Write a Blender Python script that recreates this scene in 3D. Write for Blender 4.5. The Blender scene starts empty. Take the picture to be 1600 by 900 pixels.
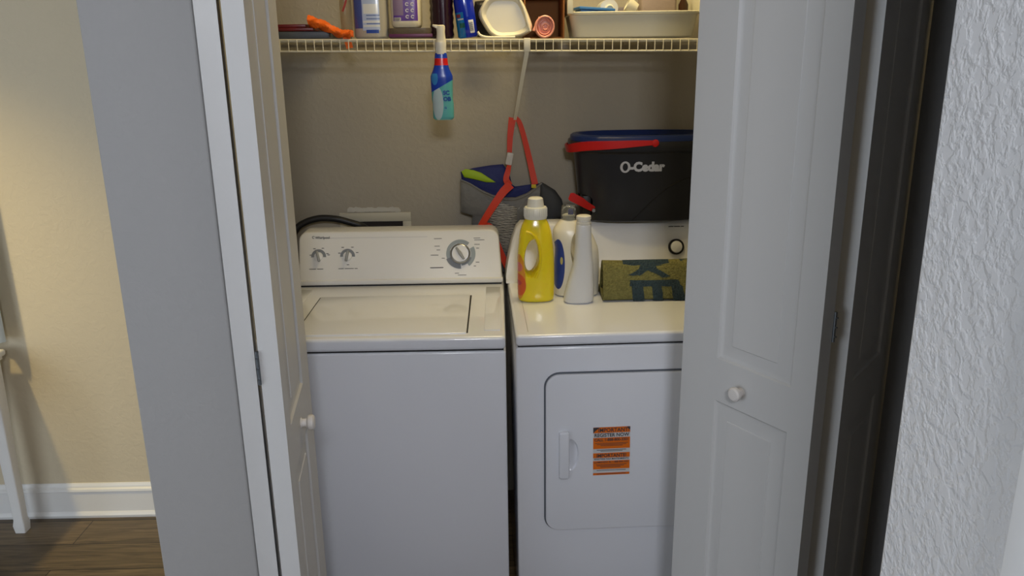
import bpy, bmesh, math, random
from mathutils import Vector, Matrix
random.seed(7)
SC = bpy.context.scene
COL = SC.collection
R = math.radians

# ------------------------------------------------------------------ camera
F_PX = 1266.4
CAM = Vector((0.3337, -2.0792, 1.6599))
YAW, PITCH, ROLL = 0.01377, 0.28487, -0.01296
def cam_axes():
    cy, sy, cp, sp = math.cos(YAW), math.sin(YAW), math.cos(PITCH), math.sin(PITCH)
    f = Vector((sy * cp, cy * cp, -sp)); r = Vector((cy, -sy, 0)); u = r.cross(f)
    c, s = math.cos(ROLL), math.sin(ROLL)
    return c * r + s * u, -s * r + c * u, f
AX_R, AX_U, AX_F = cam_axes()
cd = bpy.data.cameras.new('camera'); cam = bpy.data.objects.new('camera', cd); COL.objects.link(cam)
cd.sensor_width = 36.0; cd.lens = F_PX * 36.0 / 1600.0; cd.clip_start = 0.02
m = Matrix((AX_R, AX_U, -AX_F)).transposed().to_4x4(); m.translation = CAM
cam.matrix_world = m
SC.camera = cam

# ------------------------------------------------------------------ look and light
SC.view_settings.view_transform = 'Standard'; SC.view_settings.look = 'None'
SC.view_settings.exposure = 0.0; SC.view_settings.gamma = 1.0
SC.view_settings.use_curve_mapping = False
w = bpy.data.worlds.new('world'); SC.world = w; w.use_nodes = True
w.node_tree.nodes['Background'].inputs[0].default_value = (0.62, 0.75, 1.0, 1)
w.node_tree.nodes['Background'].inputs[1].default_value = 0.03
def area(name, loc, target, size, power, color, size_y=None):
    l = bpy.data.lights.new(name, 'AREA'); l.energy = power; l.color = color
    l.shape = 'RECTANGLE'; l.size = size; l.size_y = size_y or size
    o = bpy.data.objects.new(name, l); COL.objects.link(o); o.location = loc
    o.rotation_euler = (Vector(target) - Vector(loc)).to_track_quat('-Z', 'Y').to_euler()
    return o
# daylight from the living room windows to the left rear, the hall ceiling fixture, the closet's own lamp
area('window_daylight', (-2.4, -2.9, 1.35), (0.6, -0.3, 0.8), 1.8, 46, (0.80, 0.89, 1.0), 1.5)
area('hall_ceiling_light', (0.50, -3.00, 2.40), (0.42, 0.2, 0.6), 0.35, 37, (0.92, 0.94, 1.0))
area('closet_ceiling_light', (0.55, 0.30, 2.41), (0.55, 0.30, 0), 0.45, 9.5, (1.0, 0.79, 0.38), 0.3)

# ------------------------------------------------------------------ materials
def lin(c):
    return tuple((x / 12.92 if x <= 0.04045 else ((x + 0.055) / 1.055) ** 2.4) for x in [v / 255.0 for v in c]) + (1,)
def mat(name, rgb, rough=0.5, metal=0.0, bump=None, trans=0.0, ior=1.45, spec=0.5, alpha=1.0, coat=0.0, var=None, sub=0.0):
    """bump = (kind, scale, strength, distance); var = (scale, amount)"""
    mt = bpy.data.materials.new(name); mt.use_nodes = True
    nt = mt.node_tree; b = nt.nodes['Principled BSDF']
    b.inputs['Base Color'].default_value = lin(rgb)
    b.inputs['Roughness'].default_value = rough; b.inputs['Metallic'].default_value = metal
    b.inputs['Transmission Weight'].default_value = trans; b.inputs['IOR'].default_value = ior
    b.inputs['Specular IOR Level'].default_value = spec; b.inputs['Alpha'].default_value = alpha
    b.inputs['Coat Weight'].default_value = coat
    tc = nt.nodes.new('ShaderNodeTexCoord')
    if var:
        n = nt.nodes.new('ShaderNodeTexNoise'); n.inputs['Scale'].default_value = var[0]; n.inputs['Detail'].default_value = 4
        nt.links.new(tc.outputs['Object'], n.inputs['Vector'])
        h = nt.nodes.new('ShaderNodeHueSaturation'); h.inputs['Color'].default_value = lin(rgb)
        mr = nt.nodes.new('ShaderNodeMapRange'); mr.inputs[3].default_value = 1 - var[1]; mr.inputs[4].default_value = 1 + var[1]
        nt.links.new(n.outputs[0], mr.inputs[0]); nt.links.new(mr.outputs[0], h.inputs['Value'])
        nt.links.new(h.outputs[0], b.inputs['Base Color'])
    if bump:
        kind, sc, st, di = bump
        bp = nt.nodes.new('ShaderNodeBump'); bp.inputs['Strength'].default_value = st; bp.inputs['Distance'].default_value = di
        n = nt.nodes.new('ShaderNodeTexNoise'); n.inputs['Scale'].default_value = sc; n.inputs['Detail'].default_value = 3
        nt.links.new(tc.outputs['Object'], n.inputs['Vector'])
        src = n.outputs[0]
        if kind.startswith('knock'):       # knockdown plaster: flattened blobs
            n.inputs['Distortion'].default_value = 0.6 if kind == 'knock' else 0.25
            cr = nt.nodes.new('ShaderNodeValToRGB'); cr.color_ramp.elements[0].position = 0.42; cr.color_ramp.elements[1].position = 0.60
            nt.links.new(src, cr.inputs[0]); src = cr.outputs[0]
        if kind == 'wave':
            wv = nt.nodes.new('ShaderNodeTexWave'); wv.inputs['Scale'].default_value = sc; wv.inputs['Distortion'].default_value = 3
            wv.inputs['Detail'].default_value = 3; wv.bands_direction = 'Z'
            nt.links.new(tc.outputs['Object'], wv.inputs['Vector']); src = wv.outputs[0]
        nt.links.new(src, bp.inputs['Height']); nt.links.new(bp.outputs[0], b.inputs['Normal'])
    return mt
def zone_mat(name, base, zones, rough=0.35, trans=0.0):
    """printed label colours: zones = [(rgb, [(axis_vector, lo, hi) ...]) or (rgb, 'ell', (axisA, cA, rA), (axisB, cB, rB))]"""
    mt = bpy.data.materials.new(name); mt.use_nodes = True
    nt = mt.node_tree; b = nt.nodes['Principled BSDF']; b.inputs['Roughness'].default_value = rough
    b.inputs['Transmission Weight'].default_value = trans
    tc = nt.nodes.new('ShaderNodeTexCoord'); cur = None
    def M(op, a, bb=None):
        n = nt.nodes.new('ShaderNodeMath'); n.operation = op
        for i, v in enumerate((a, bb)):
            if v is None: continue
            if isinstance(v, (int, float)): n.inputs[i].default_value = v
            else: nt.links.new(v, n.inputs[i])
        return n.outputs[0]
    def dot(ax):
        n = nt.nodes.new('ShaderNodeVectorMath'); n.operation = 'DOT_PRODUCT'
        nt.links.new(tc.outputs['Object'], n.inputs[0]); n.inputs[1].default_value = ax
        return n.outputs['Value']
    for z in zones:
        if z[1] == 'ell':
            s = None
            for ax, c, r in z[2:4]:
                q = M('DIVIDE', M('SUBTRACT', dot(ax), c), r); q = M('MULTIPLY', q, q); s = q if s is None else M('ADD', s, q)
            fac = M('LESS_THAN', s, 1.0)
            if len(z) > 4: fac = M('MULTIPLY', fac, M('LESS_THAN', dot(z[4][0]), z[4][1]))
        else:
            fac = None
            for ax, lo, hi in z[1]:
                d = dot(ax); t = M('MULTIPLY', M('GREATER_THAN', d, lo), M('LESS_THAN', d, hi))
                fac = t if fac is None else M('MULTIPLY', fac, t)
        mx = nt.nodes.new('ShaderNodeMix'); mx.data_type = 'RGBA'
        nt.links.new(fac, mx.inputs[0])
        if cur is None: mx.inputs[6].default_value = lin(base)
        else: nt.links.new(cur, mx.inputs[6])
        mx.inputs[7].default_value = lin(z[0]); cur = mx.outputs[2]
    nt.links.new(cur, b.inputs['Base Color'])
    return mt

def stripe_mat(name, c0, c1, scale, ax):
    mt = mat(name, c0, .45); nt = mt.node_tree; b = nt.nodes['Principled BSDF']
    tc = nt.nodes.new('ShaderNodeTexCoord'); mp = nt.nodes.new('ShaderNodeMapping'); mp.inputs['Rotation'].default_value = (0, R(-14), 0); mp.inputs['Scale'].default_value = (.35, 1, 1)
    wv = nt.nodes.new('ShaderNodeTexWave'); wv.bands_direction = 'Z'; wv.inputs['Scale'].default_value = scale; wv.inputs['Distortion'].default_value = 4; wv.inputs['Detail'].default_value = 4; wv.inputs['Detail Scale'].default_value = 2.0
    cr = nt.nodes.new('ShaderNodeValToRGB'); cr.color_ramp.elements[0].color = lin(c0); cr.color_ramp.elements[1].color = lin(c1); cr.color_ramp.elements[0].position = .25; cr.color_ramp.elements[1].position = .9
    nt.links.new(tc.outputs['Object'], mp.inputs[0]); nt.links.new(mp.outputs[0], wv.inputs[0]); nt.links.new(wv.outputs[0], cr.inputs[0]); nt.links.new(cr.outputs[0], b.inputs['Base Color'])
    return mt
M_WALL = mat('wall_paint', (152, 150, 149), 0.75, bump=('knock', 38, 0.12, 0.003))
M_WALLC = mat('closet_paint', (168, 160, 144), 0.75, bump=('knock', 45, 0.14, 0.003))
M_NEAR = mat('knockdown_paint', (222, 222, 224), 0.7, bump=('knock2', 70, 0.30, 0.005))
M_BEIGE = mat('beige_paint', (206, 194, 168), 0.8, bump=('knock', 45, 0.15, 0.004))
M_CEIL = mat('ceiling_paint', (225, 222, 215), 0.9)
M_TRIM = mat('white_trim', (226, 226, 224), 0.35)
M_DOOR = mat('door_paint', (188, 187, 186), 0.42, bump=('noise', 220, 0.03, 0.001))
M_STEEL = mat('hinge_steel', (120, 125, 130), 0.35, 0.9)
M_ENAMEL = mat('white_enamel', (230, 233, 242), 0.15, coat=0.4)
M_CONSOLE = mat('console_plastic', (228, 228, 228), 0.35)
M_GAP = mat('dark_gap', (30, 30, 32), 0.8)
M_GREY = mat('grey_print', (125, 130, 138), 0.5)
M_LGREY = mat('light_grey_plastic', (150, 152, 152), 0.4)
M_INK = mat('dark_ink', (60, 60, 66), 0.6)
M_CHROME = mat('chrome', (170, 172, 175), 0.28, 0.9)
M_BLACKP = mat('black_plastic', (22, 22, 24), 0.45)
M_WIRE = mat('wire_coating', (222, 216, 196), 0.4)

def floor_mat():
    mt = bpy.data.materials.new('dark_wood_planks'); mt.use_nodes = True; nt = mt.node_tree; b = nt.nodes['Principled BSDF']
    tc = nt.nodes.new('ShaderNodeTexCoord')
    br = nt.nodes.new('ShaderNodeTexBrick'); br.inputs['Scale'].default_value = 1.0
    br.inputs['Brick Width'].default_value = 1.2; br.inputs['Row Height'].default_value = 0.15; br.inputs['Mortar Size'].default_value = 0.0015
    br.inputs['Color1'].default_value = lin((116, 101, 78)); br.inputs['Color2'].default_value = lin((88, 77, 60)); br.inputs['Mortar'].default_value = lin((25, 20, 16))
    nt.links.new(tc.outputs['Object'], br.inputs['Vector'])
    mp = nt.nodes.new('ShaderNodeMapping'); mp.inputs['Scale'].default_value = (2.0, 22, 1)
    nt.links.new(tc.outputs['Object'], mp.inputs[0])
    n = nt.nodes.new('ShaderNodeTexNoise'); n.inputs['Scale'].default_value = 2.5; n.inputs['Detail'].default_value = 6; n.inputs['Distortion'].default_value = 1.2
    nt.links.new(mp.outputs[0], n.inputs[0])
    cr = nt.nodes.new('ShaderNodeValToRGB'); cr.color_ramp.elements[0].position = .3; cr.color_ramp.elements[1].position = .7
    cr.color_ramp.elements[0].color = (.45, .45, .45, 1); cr.color_ramp.elements[1].color = (1.25, 1.2, 1.15, 1)
    nt.links.new(n.outputs[0], cr.inputs[0])
    mx = nt.nodes.new('ShaderNodeMix'); mx.data_type = 'RGBA'; mx.blend_type = 'MULTIPLY'; mx.inputs[0].default_value = 1
    nt.links.new(br.outputs[0], mx.inputs[6]); nt.links.new(cr.outputs[0], mx.inputs[7]); nt.links.new(mx.outputs[2], b.inputs['Base Color'])
    b.inputs['Roughness'].default_value = 0.45
    return mt
M_FLOOR = floor_mat()

# ------------------------------------------------------------------ mesh helpers
def at(u, v, y):
    """the place on the upright plane at depth y that the photo's pixel u, v shows"""
    d = AX_F + AX_R * ((u - 800) / F_PX) + AX_U * ((450 - v) / F_PX)
    return CAM + d * ((y - CAM.y) / d.y)
class B:
    def __init__(s): s.bm = bmesh.new()
    def add(s, verts, faces):
        vs = [s.bm.verts.new(v) for v in verts]
        for f in faces:
            try: s.bm.faces.new([vs[i] for i in f])
            except ValueError: pass
        return vs
    def box(s, lo, hi, bev=0.0, seg=2, M=None):
        g = bmesh.new(); bmesh.ops.create_cube(g, size=1)
        c = [(a + b) / 2 for a, b in zip(lo, hi)]; d = [abs(b - a) for a, b in zip(lo, hi)]
        for v in g.verts: v.co = Vector((c[0] + v.co.x * d[0], c[1] + v.co.y * d[1], c[2] + v.co.z * d[2]))
        if bev: bmesh.ops.bevel(g, geom=g.edges[:], offset=min(bev, min(d) * .49), segments=seg, profile=.5, affect='EDGES')
        s.merge(g, M); return s
    def merge(s, g, M=None):
        if M is not None: g.transform(M)
        me = bpy.data.meshes.new('t'); g.to_mesh(me); s.bm.from_mesh(me); bpy.data.meshes.remove(me); g.free()
    def loft(s, rings, cap=True, closed=True):
        """rings: lists of points, all the same length"""
        vv = [[s.bm.verts.new(p) for p in r] for r in rings]; n = len(rings[0])
        for a, b in zip(vv, vv[1:]):
            for i in range(n if closed else n - 1):
                j = (i + 1) % n
                s.bm.faces.new((a[i], a[j], b[j], b[i]))
        if cap and closed:
            s.bm.faces.new(vv[0][::-1]); s.bm.faces.new(vv[-1])
        return s
    def lathe(s, prof, c=(0, 0, 0), seg=32, axis='Z', sx=1.0, sy=1.0, M=None):
        g = B(); rings = []
        for r, h in prof:
            rings.append([Vector((max(r, 1e-5) * sx * math.cos(2 * math.pi * i / seg), max(r, 1e-5) * sy * math.sin(2 * math.pi * i / seg), h)) for i in range(seg)])
        g.loft(rings)
        T = Matrix.Identity(4)
        if axis == 'X': T = Matrix.Rotation(R(90), 4, 'Y')
        if axis == 'Y': T = Matrix.Rotation(R(90), 4, 'X')      # h runs towards -y
        T = Matrix.Translation(c) @ T
        if M is not None: T = M @ T
        s.merge(g.bm, T); return s
    def tube(s, pts, r, seg=10, flat=None):
        """flat=(width, thick): a ribbon instead of a tube"""
        pts = [Vector(p) for p in pts]; rings = []; up = None
        for i, p in enumerate(pts):
            t = (pts[min(i + 1, len(pts) - 1)] - pts[max(i - 1, 0)]).normalized()
            if up is None:
                up = Vector((0, -1, 0)) if abs(t.y) < .9 else Vector((0, 0, 1))
            up = (up - t * up.dot(t)).normalized(); side = t.cross(up)
            rr = r[i] if isinstance(r, (list, tuple)) else r
            if flat:
                wd = flat[0][i] if isinstance(flat[0], (list, tuple)) else flat[0]
                a, b = wd / 2, flat[1] / 2
                rings.append([p + side * a * x + up * b * z for x, z in ((-1, -1), (1, -1), (1, 1), (-1, 1))])
            else:
                rings.append([p + side * rr * math.cos(2 * math.pi * k / seg) + up * rr * math.sin(2 * math.pi * k / seg) for k in range(seg)])
        s.loft(rings); return s
    def prism(s, outline, d0, d1, axis='Y', bev=0.0, M=None, seg=2):
        """outline in the two other axes (Y: x,z; X: y,z; Z: x,y)"""
        g = bmesh.new()
        def P(a, b, d): return (a, d, b) if axis == 'Y' else ((d, a, b) if axis == 'X' else (a, b, d))
        v0 = [g.verts.new(P(a, b, d0)) for a, b in outline]; v1 = [g.verts.new(P(a, b, d1)) for a, b in outline]
        n = len(outline)
        g.faces.new(v0); g.faces.new(v1[::-1])
        for i in range(n): g.faces.new((v0[i], v1[i], v1[(i + 1) % n], v0[(i + 1) % n]))
        bmesh.ops.recalc_face_normals(g, faces=g.faces)
        if bev:
            ed = [e for e in g.edges if e.calc_face_angle(0) > 0.6]
            bmesh.ops.bevel(g, geom=ed, offset=bev, segments=seg, profile=.5, affect='EDGES', clamp_overlap=True)
        s.merge(g, M); return s
    def pillow(s, outline, y0, depth, rings=6, noise=0.0, inv=1):
        """a soft body: outline in x,z, front bulging towards -y, back towards +y"""
        cx = sum(p[0] for p in outline) / len(outline); cz = sum(p[1] for p in outline) / len(outline)
        for sgn in (-1, 1):
            prev = None
            for k in range(rings + 1):
                t = k / rings; sc = math.cos(t * math.pi / 2); h = math.sin(t * math.pi / 2)
                if k == rings: sc = 0.02
                ring = [s.bm.verts.new((cx + (x - cx) * sc, y0 + sgn * depth / 2 * h + (random.uniform(-noise, noise) if k else 0), cz + (z - cz) * sc)) for x, z in outline]
                if prev:
                    n = len(ring)
                    for i in range(n): s.bm.faces.new((prev[i], prev[(i + 1) % n], ring[(i + 1) % n], ring[i]))
                prev = ring
            s.bm.faces.new(prev)
        bmesh.ops.remove_doubles(s.bm, verts=s.bm.verts, dist=1e-5)
        return s
def smooth_path(pts, n=8):
    pts = [Vector(p) for p in pts]; out = []
    P = [pts[0] * 2 - pts[1]] + pts + [pts[-1] * 2 - pts[-2]]
    for i in range(1, len(P) - 2):
        for k in range(n):
            t = k / n; a, b, c, d = P[i - 1:i + 3]
            out.append(.5 * ((2 * b) + (c - a) * t + (2 * a - 5 * b + 4 * c - d) * t * t + (3 * b - a - 3 * c + d) * t ** 3))
    out.append(pts[-1]); return out
def rrect(x0, x1, z0, z1, r, n=6):
    """rounded rectangle; r one value or (bl, br, tr, tl)"""
    rs = r if isinstance(r, (tuple, list)) else (r,) * 4; out = []
    for (cx, cz, a0), q in zip(((x0, z0, 180), (x1, z0, 270), (x1, z1, 0), (x0, z1, 90)), rs):
        sx = 1 if cx == x0 else -1; sz = 1 if cz == z0 else -1
        for k in range(n + 1):
            a = R(a0 + 90 * k / n); out.append((cx + sx * q + q * math.cos(a), cz + sz * q + q * math.sin(a)))
    return out
def sring(cx, cy, z, a, b, e=2.6, n=40, rot=0.0):
    """superellipse ring at height z"""
    out = []
    for i in range(n):
        t = 2 * math.pi * i / n; c, s_ = math.cos(t), math.sin(t)
        x = a * math.copysign(abs(c) ** (2 / e), c); y = b * math.copysign(abs(s_) ** (2 / e), s_)
        out.append(Vector((cx + x * math.cos(rot) - y * math.sin(rot), cy + x * math.sin(rot) + y * math.cos(rot), z)))
    return out
def obj(name, b, m, parent=None, smooth=40, loc=None):
    bm = b.bm if isinstance(b, B) else b
    bmesh.ops.recalc_face_normals(bm, faces=bm.faces)
    me = bpy.data.meshes.new(name); bm.to_mesh(me); bm.free()
    o = bpy.data.objects.new(name, me); COL.objects.link(o)
    for x in (m if isinstance(m, (list, tuple)) else [m]): me.materials.append(x)
    if smooth:
        for p in me.polygons: p.use_smooth = True
        me.set_sharp_from_angle(angle=R(smooth))
    if parent: o.parent = parent
    if loc: o.location = loc
    return o
def struct(name, b, m, smooth=30):
    o = obj(name, b, m, None, smooth); o['kind'] = 'structure'; return o
def thing(name, label, cat, loc=(0, 0, 0), rz=0.0, group=None):
    o = bpy.data.objects.new(name, None); COL.objects.link(o); o.location = loc; o.rotation_euler = (0, 0, rz)
    o.empty_display_size = 0.05
    o['label'] = label; o['category'] = cat
    if group: o['group'] = group
    return o
def tag(o, label, cat, group=None):
    o['label'] = label; o['category'] = cat
    if group: o['group'] = group
    return o
def text_bm(body, size, depth=0.0004, align='LEFT', M=None, bold=0.0, squash=1.0):
    """lettering as a mesh standing in the x,z plane, facing -y"""
    cu = bpy.data.curves.new('t', 'FONT'); cu.body = body; cu.size = size; cu.extrude = depth; cu.align_x = align; cu.offset = bold
    cu.resolution_u = 3
    to = bpy.data.objects.new('t', cu); COL.objects.link(to)
    dg = bpy.context.evaluated_depsgraph_get(); me = bpy.data.meshes.new_from_object(to.evaluated_get(dg))
    g = bmesh.new(); g.from_mesh(me); bpy.data.objects.remove(to); bpy.data.curves.remove(cu); bpy.data.meshes.remove(me)
    g.transform(Matrix.Rotation(R(90), 4, 'X') @ Matrix.Diagonal((squash, 1, 1, 1)))
    if M is not None: g.transform(M)
    return g
def sector(b, cx, cz, r0, r1, a0, a1, d0, d1, M=None, n=28):
    o = [(cx + r1 * math.cos(R(a0 + (a1 - a0) * i / n)), cz + r1 * math.sin(R(a0 + (a1 - a0) * i / n))) for i in range(n + 1)]
    i_ = [(cx + r0 * math.cos(R(a0 + (a1 - a0) * i / n)), cz + r0 * math.sin(R(a0 + (a1 - a0) * i / n))) for i in range(n + 1)]
    T = M or Matrix.Identity(4)
    for d in range(n):
        p = [o[d], o[d + 1], i_[d + 1], i_[d]]
        vs = [T @ Vector((x, d0, z)) for x, z in p] + [T @ Vector((x, d1, z)) for x, z in p]
        b.add(vs, [(0, 1, 2, 3), (7, 6, 5, 4), (0, 4, 5, 1), (1, 5, 6, 2), (2, 6, 7, 3), (3, 7, 4, 0)])
def cut(o, cutter_b):
    """boolean difference, applied at once"""
    c = obj('cutter', cutter_b, M_GAP, o.parent, 0)
    md = o.modifiers.new('b', 'BOOLEAN'); md.operation = 'DIFFERENCE'; md.object = c; md.solver = 'EXACT'
    dg = bpy.context.evaluated_depsgraph_get(); me = bpy.data.meshes.new_from_object(o.evaluated_get(dg))
    o.modifiers.clear(); old = o.data; o.data = me; bpy.data.meshes.remove(old); bpy.data.objects.remove(c)
    for p in me.polygons: p.use_smooth = True
    me.set_sharp_from_angle(angle=R(28))

# ------------------------------------------------------------------ the setting
FY0, FY1 = -0.385, -0.27          # closet front wall
OX0, OX1 = -0.265, 1.262          # closet opening
BACK = 0.76
CL = -0.49                        # corner of the grey wall
H = 2.44
struct('floor', B().box((-3.2, -3.6, -0.05), (2.6, 0.9, 0.0)), M_FLOOR, 0)
struct('ceiling', B().box((-3.2, -3.6, H), (2.6, 0.9, H + .05)), M_CEIL, 0)
struct('wall_back', B().box((-0.405, BACK, 0), (1.52, BACK + .11, H)), M_WALLC, 0)
b = B().box((CL, FY0, 0), (OX0, FY1, H), .004); b.box((CL, FY1, 0), (-0.405, BACK + .11, H), .002)
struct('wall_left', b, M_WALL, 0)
b = B().box((OX1, FY0, 0), (2.50, FY1, H), .004); b.box((1.42, FY1, 0), (1.52, BACK, H))
struct('wall_right', b, M_WALL, 0)
struct('wall_front', B().box((OX0, FY0, 2.06), (OX1, FY1, H), .004), M_WALL, 0)
struct('wall_side', B().box((-3.2, 0.64, 0), (CL, 0.76, H)), M_BEIGE, 0)
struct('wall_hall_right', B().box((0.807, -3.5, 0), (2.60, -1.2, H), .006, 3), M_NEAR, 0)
struct('wall_hall_recess', B().box((2.50, -1.2, 0), (2.60, FY0, H)), M_WALL, 0)
# white casing on the hall wall, bottom right of the photo
struct('trim_1', B().box((0.79, -1.56, 0.0), (0.807, -1.441, 2.1), .003), mat('bright_casing', (244, 245, 247), .4))
# baseboard behind the left opening
prof = [(0.64, 0.0), (0.620, 0.0), (0.618, 0.010), (0.622, 0.020), (0.626, 0.024), (0.627, 0.104), (0.622, 0.108), (0.624, 0.116), (0.630, 0.121), (0.631, 0.128), (0.637, 0.136), (0.64, 0.136)]
struct('baseboard_left', B().prism(prof, -3.2, CL, 'X'), M_TRIM, 30)

# bifold doors: leaf local frame, x along the width, panels on the -y face
def leaf_bm(wd, th, h):
    b = B()
    z0 = 0.012
    pans = [(0.11, wd - 0.060, 0.235, 0.872), (0.11, wd - 0.060, 0.975, h - 0.125)]
    # frame of the face around the panels, both faces
    for sg in (-1, 1):
        yf = sg * th / 2
        def quad(x0, x1, za, zb): b.add([(x0, yf, za), (x1, yf, za), (x1, yf, zb), (x0, yf, zb)], [(0, 1, 2, 3)])
        xa, xb = pans[0][0], pans[0][1]
        quad(0, xa, z0, h); quad(xb, wd, z0, h); quad(xa, xb, z0, pans[0][2]); quad(xa, xb, pans[0][3], pans[1][2]); quad(xa, xb, pans[1][3], h)
        for x0, x1, za, zb in pans:
            steps = [(0, 0), (0.004, 0.0045), (0.010, 0.0065), (0.014, 0.0070), (0.040, 0.0022), (0.042, 0.0006)]
            loops = [[(x0 + i, yf - sg * d, za + i), (x1 - i, yf - sg * d, za + i), (x1 - i, yf - sg * d, zb - i), (x0 + i, yf - sg * d, zb - i)] for i, d in steps]
            b.loft(loops, cap=False); b.add(loops[-1], [(0, 1, 2, 3)])
    t = th / 2
    b.add([(0, -t, z0), (0, t, z0), (0, t, h), (0, -t, h)], [(0, 1, 2, 3)]); b.add([(wd, -t, z0), (wd, t, z0), (wd, t, h), (wd, -t, h)], [(0, 1, 2, 3)])
    b.add([(0, -t, z0), (wd, -t, z0), (wd, t, z0), (0, t, z0)], [(0, 1, 2, 3)]); b.add([(0, -t, h), (wd, -t, h), (wd, t, h), (0, t, h)], [(0, 1, 2, 3)])
    bmesh.ops.remove_doubles(b.bm, verts=b.bm.verts, dist=1e-5)
    return b
LW, LT, LH = 0.377, 0.035, 2.02
def leaf(root, p_far, p_near, face_sign, off):
    """p_far: track end, p_near: end towards the hall; the visible face is moved by off"""
    a = Vector(p_far + (0,)); d = (Vector(p_near + (0,)) - a)
    o = obj('leaf', leaf_bm(LW, LT, LH), M_DOOR, root, 25)
    ang = math.atan2(d.y, d.x)
    n = Vector((-math.sin(ang), math.cos(ang), 0))
    o.location = a + n * (LT / 2) * off; o.rotation_euler = (0, 0, ang)
    return o
def knob(par, side):
    b = B().lathe([(0.0, 0), (0.0095, 0), (0.0085, .008), (0.0095, .012), (.0150, .015), (.0168, .020), (.0160, .025), (.0125, .028), (0.0, .029)], (0, 0, 0), 28, 'Y')
    b.lathe([(.011, 0), (.011, .002), (.008, .003)], (0, 0, 0), 24, 'Y')
    o = obj('knob', b, mat('knob_paint', (205, 200, 196), .35), par, 35)
    o.location = (0.187, side * LT / 2, 0.918)
    if side > 0: o.rotation_euler = (0, 0, math.pi)
    return o
def hinge(par, x, y, z):
    b = B().tube([(x, y, z - .032), (x, y, z + .032)], .0032, 12)
    for k in (-.02, 0, .02): b.box((x - .006, y - .002, z + k - .0012), (x + .006, y + .002, z + k + .0012))
    return obj('hinge', b, M_STEEL, par, 35)
d1 = bpy.data.objects.new('door_1', None); COL.objects.link(d1); d1['kind'] = 'structure'
# left pair. lead leaf: visible face towards +x
lf = leaf(d1, (-0.112, -0.338), (-0.067, -0.714), 1, -1)     # face line is the +x side
ll = leaf(d1, (-0.2225, -0.345), (-0.1125, -0.7055), 1, -1)
knob(lf, 1)
for z in (0.30, 1.12, 1.80): hinge(lf, LW + .003, -LT / 2 - .002, z)
d2 = bpy.data.objects.new('door_2', None); COL.objects.link(d2); d2['kind'] = 'structure'
rf = leaf(d2, (0.769, -0.25), (0.968, -0.57), -1, 1)
rr = leaf(d2, (1.2530, -0.224), (1.0130, -0.515), -1, 1)
knob(rf, -1)
for z in (0.30, 1.12, 1.80): hinge(rf, LW + .002, LT / 2 + .002, z)
struct('trim_2', B().box((OX0 + .005, -0.35, 2.03), (OX1 - .005, -0.30, 2.06), .002), M_TRIM)   # the doors' track

# ------------------------------------------------------------------ washing machine
wm = thing('washing_machine', 'white top-loading washing machine with closed lid and three console dials, left of the dryer', 'washing machine', (0, 0.325, 0))
def W(bm_):                        # world x,y,z -> washer local
    bm_.transform(Matrix.Translation((0, -0.325, 0))); return bm_
HW = 0.343
b = B().box((-HW, 0.004, 0.025), (HW, 0.65, 0.870), .006, 3); W(b.bm); obj('body', b, M_ENAMEL, wm)
b = B().box((-HW + .006, 0.012, 0.868), (HW - .006, 0.64, 0.878)); W(b.bm); obj('seam', b, M_GAP, wm, 0)
b = B().box((-HW, 0.0, 0.875), (HW, 0.65, 0.914), .011, 5); W(b.bm); dk = obj('top_deck', b, M_ENAMEL, wm)
b = B().box((-0.242, 0.034, 0.9125), (0.2395, 0.392, 0.9147)); W(b.bm); obj('lid_gap', b, M_GAP, wm, 0)
b = B().box((-0.2385, 0.026, 0.910), (0.2355, 0.389, 0.9185), .0035, 3); W(b.bm); obj('lid', b, M_ENAMEL, wm)
for sx in (-1, 1):
    b = B().box((sx * .307 - .023, 0.05, 0.9135), (sx * .307 + .023, 0.48, 0.9165), .0014); W(b.bm); obj('deck_rib', b, M_ENAMEL, wm)
for sx in (-1, 1):
    for y in (0.06, 0.59): b = B().lathe([(.02, 0), (.02, .012), (.012, .014), (.012, .03)], (sx * .30, y, 0), 16); W(b.bm); obj('foot', b, M_BLACKP, wm)
# console
YB, ZB, TILT = 0.517, 0.918, math.atan(0.060 / 0.170)
def shear(g, yb, zb, k=0.06 / 0.17):
    for v in g.verts: v.co.y += (v.co.z - zb) * k * (1 if v.co.y < yb + .09 else .15)
b = B().prism(rrect(-.338, .338, ZB, 1.087, (.006, .006, .028, .028)), YB, YB + .135, 'Y', .007, seg=4)
shear(b.bm, YB, ZB)
for v in b.bm.verts:
    if v.co.x > .2: v.co.x -= (v.co.z - ZB) / .17 * .012
W(b.bm); obj('console', b, M_CONSOLE, wm)
b = B().box((-.334, YB + .004, .9135), (.334, YB + .12, .919)); W(b.bm); obj('console_seam', b, M_GAP, wm, 0)
b = B().box((-.3395, YB - .004, .9215), (.3395, YB + .02, .936), .003); W(b.bm); obj('console_strip', b, M_CONSOLE, wm)
def face_M(yb, zb, tilt):          # local x, -y out of the face, z up the face
    return Matrix.Translation((0, yb, zb)) @ Matrix.Rotation(-tilt, 4, 'X')
FM = face_M(YB, ZB, TILT)
def fz(z): return (z - ZB) / math.cos(TILT)
def dial_small(cx, cz, ang):
    g = B(); sector(g, cx, cz, .015, .0245, -5, 185, -.0012, .001, FM); W(g.bm); obj('dial_ring', g, M_GREY, wm, 0)
    g = B().lathe([(.0148, 0), (.0142, .006), (.010, .008), (0, .0085)], (cx, 0, cz), 28, 'Y', M=FM)
    W(g.bm); kb = obj('dial', g, M_CONSOLE, wm)
    g = B().box((-.0042, -.017, -.018), (.0042, -.006, .018), .003, 3, Matrix.Translation((cx, 0, cz)) @ Matrix.Rotation(R(ang), 4, 'Y'))
    g.bm.transform(FM); W(g.bm); obj('pointer', g, M_LGREY, kb)
z1 = fz(1.010)
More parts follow.
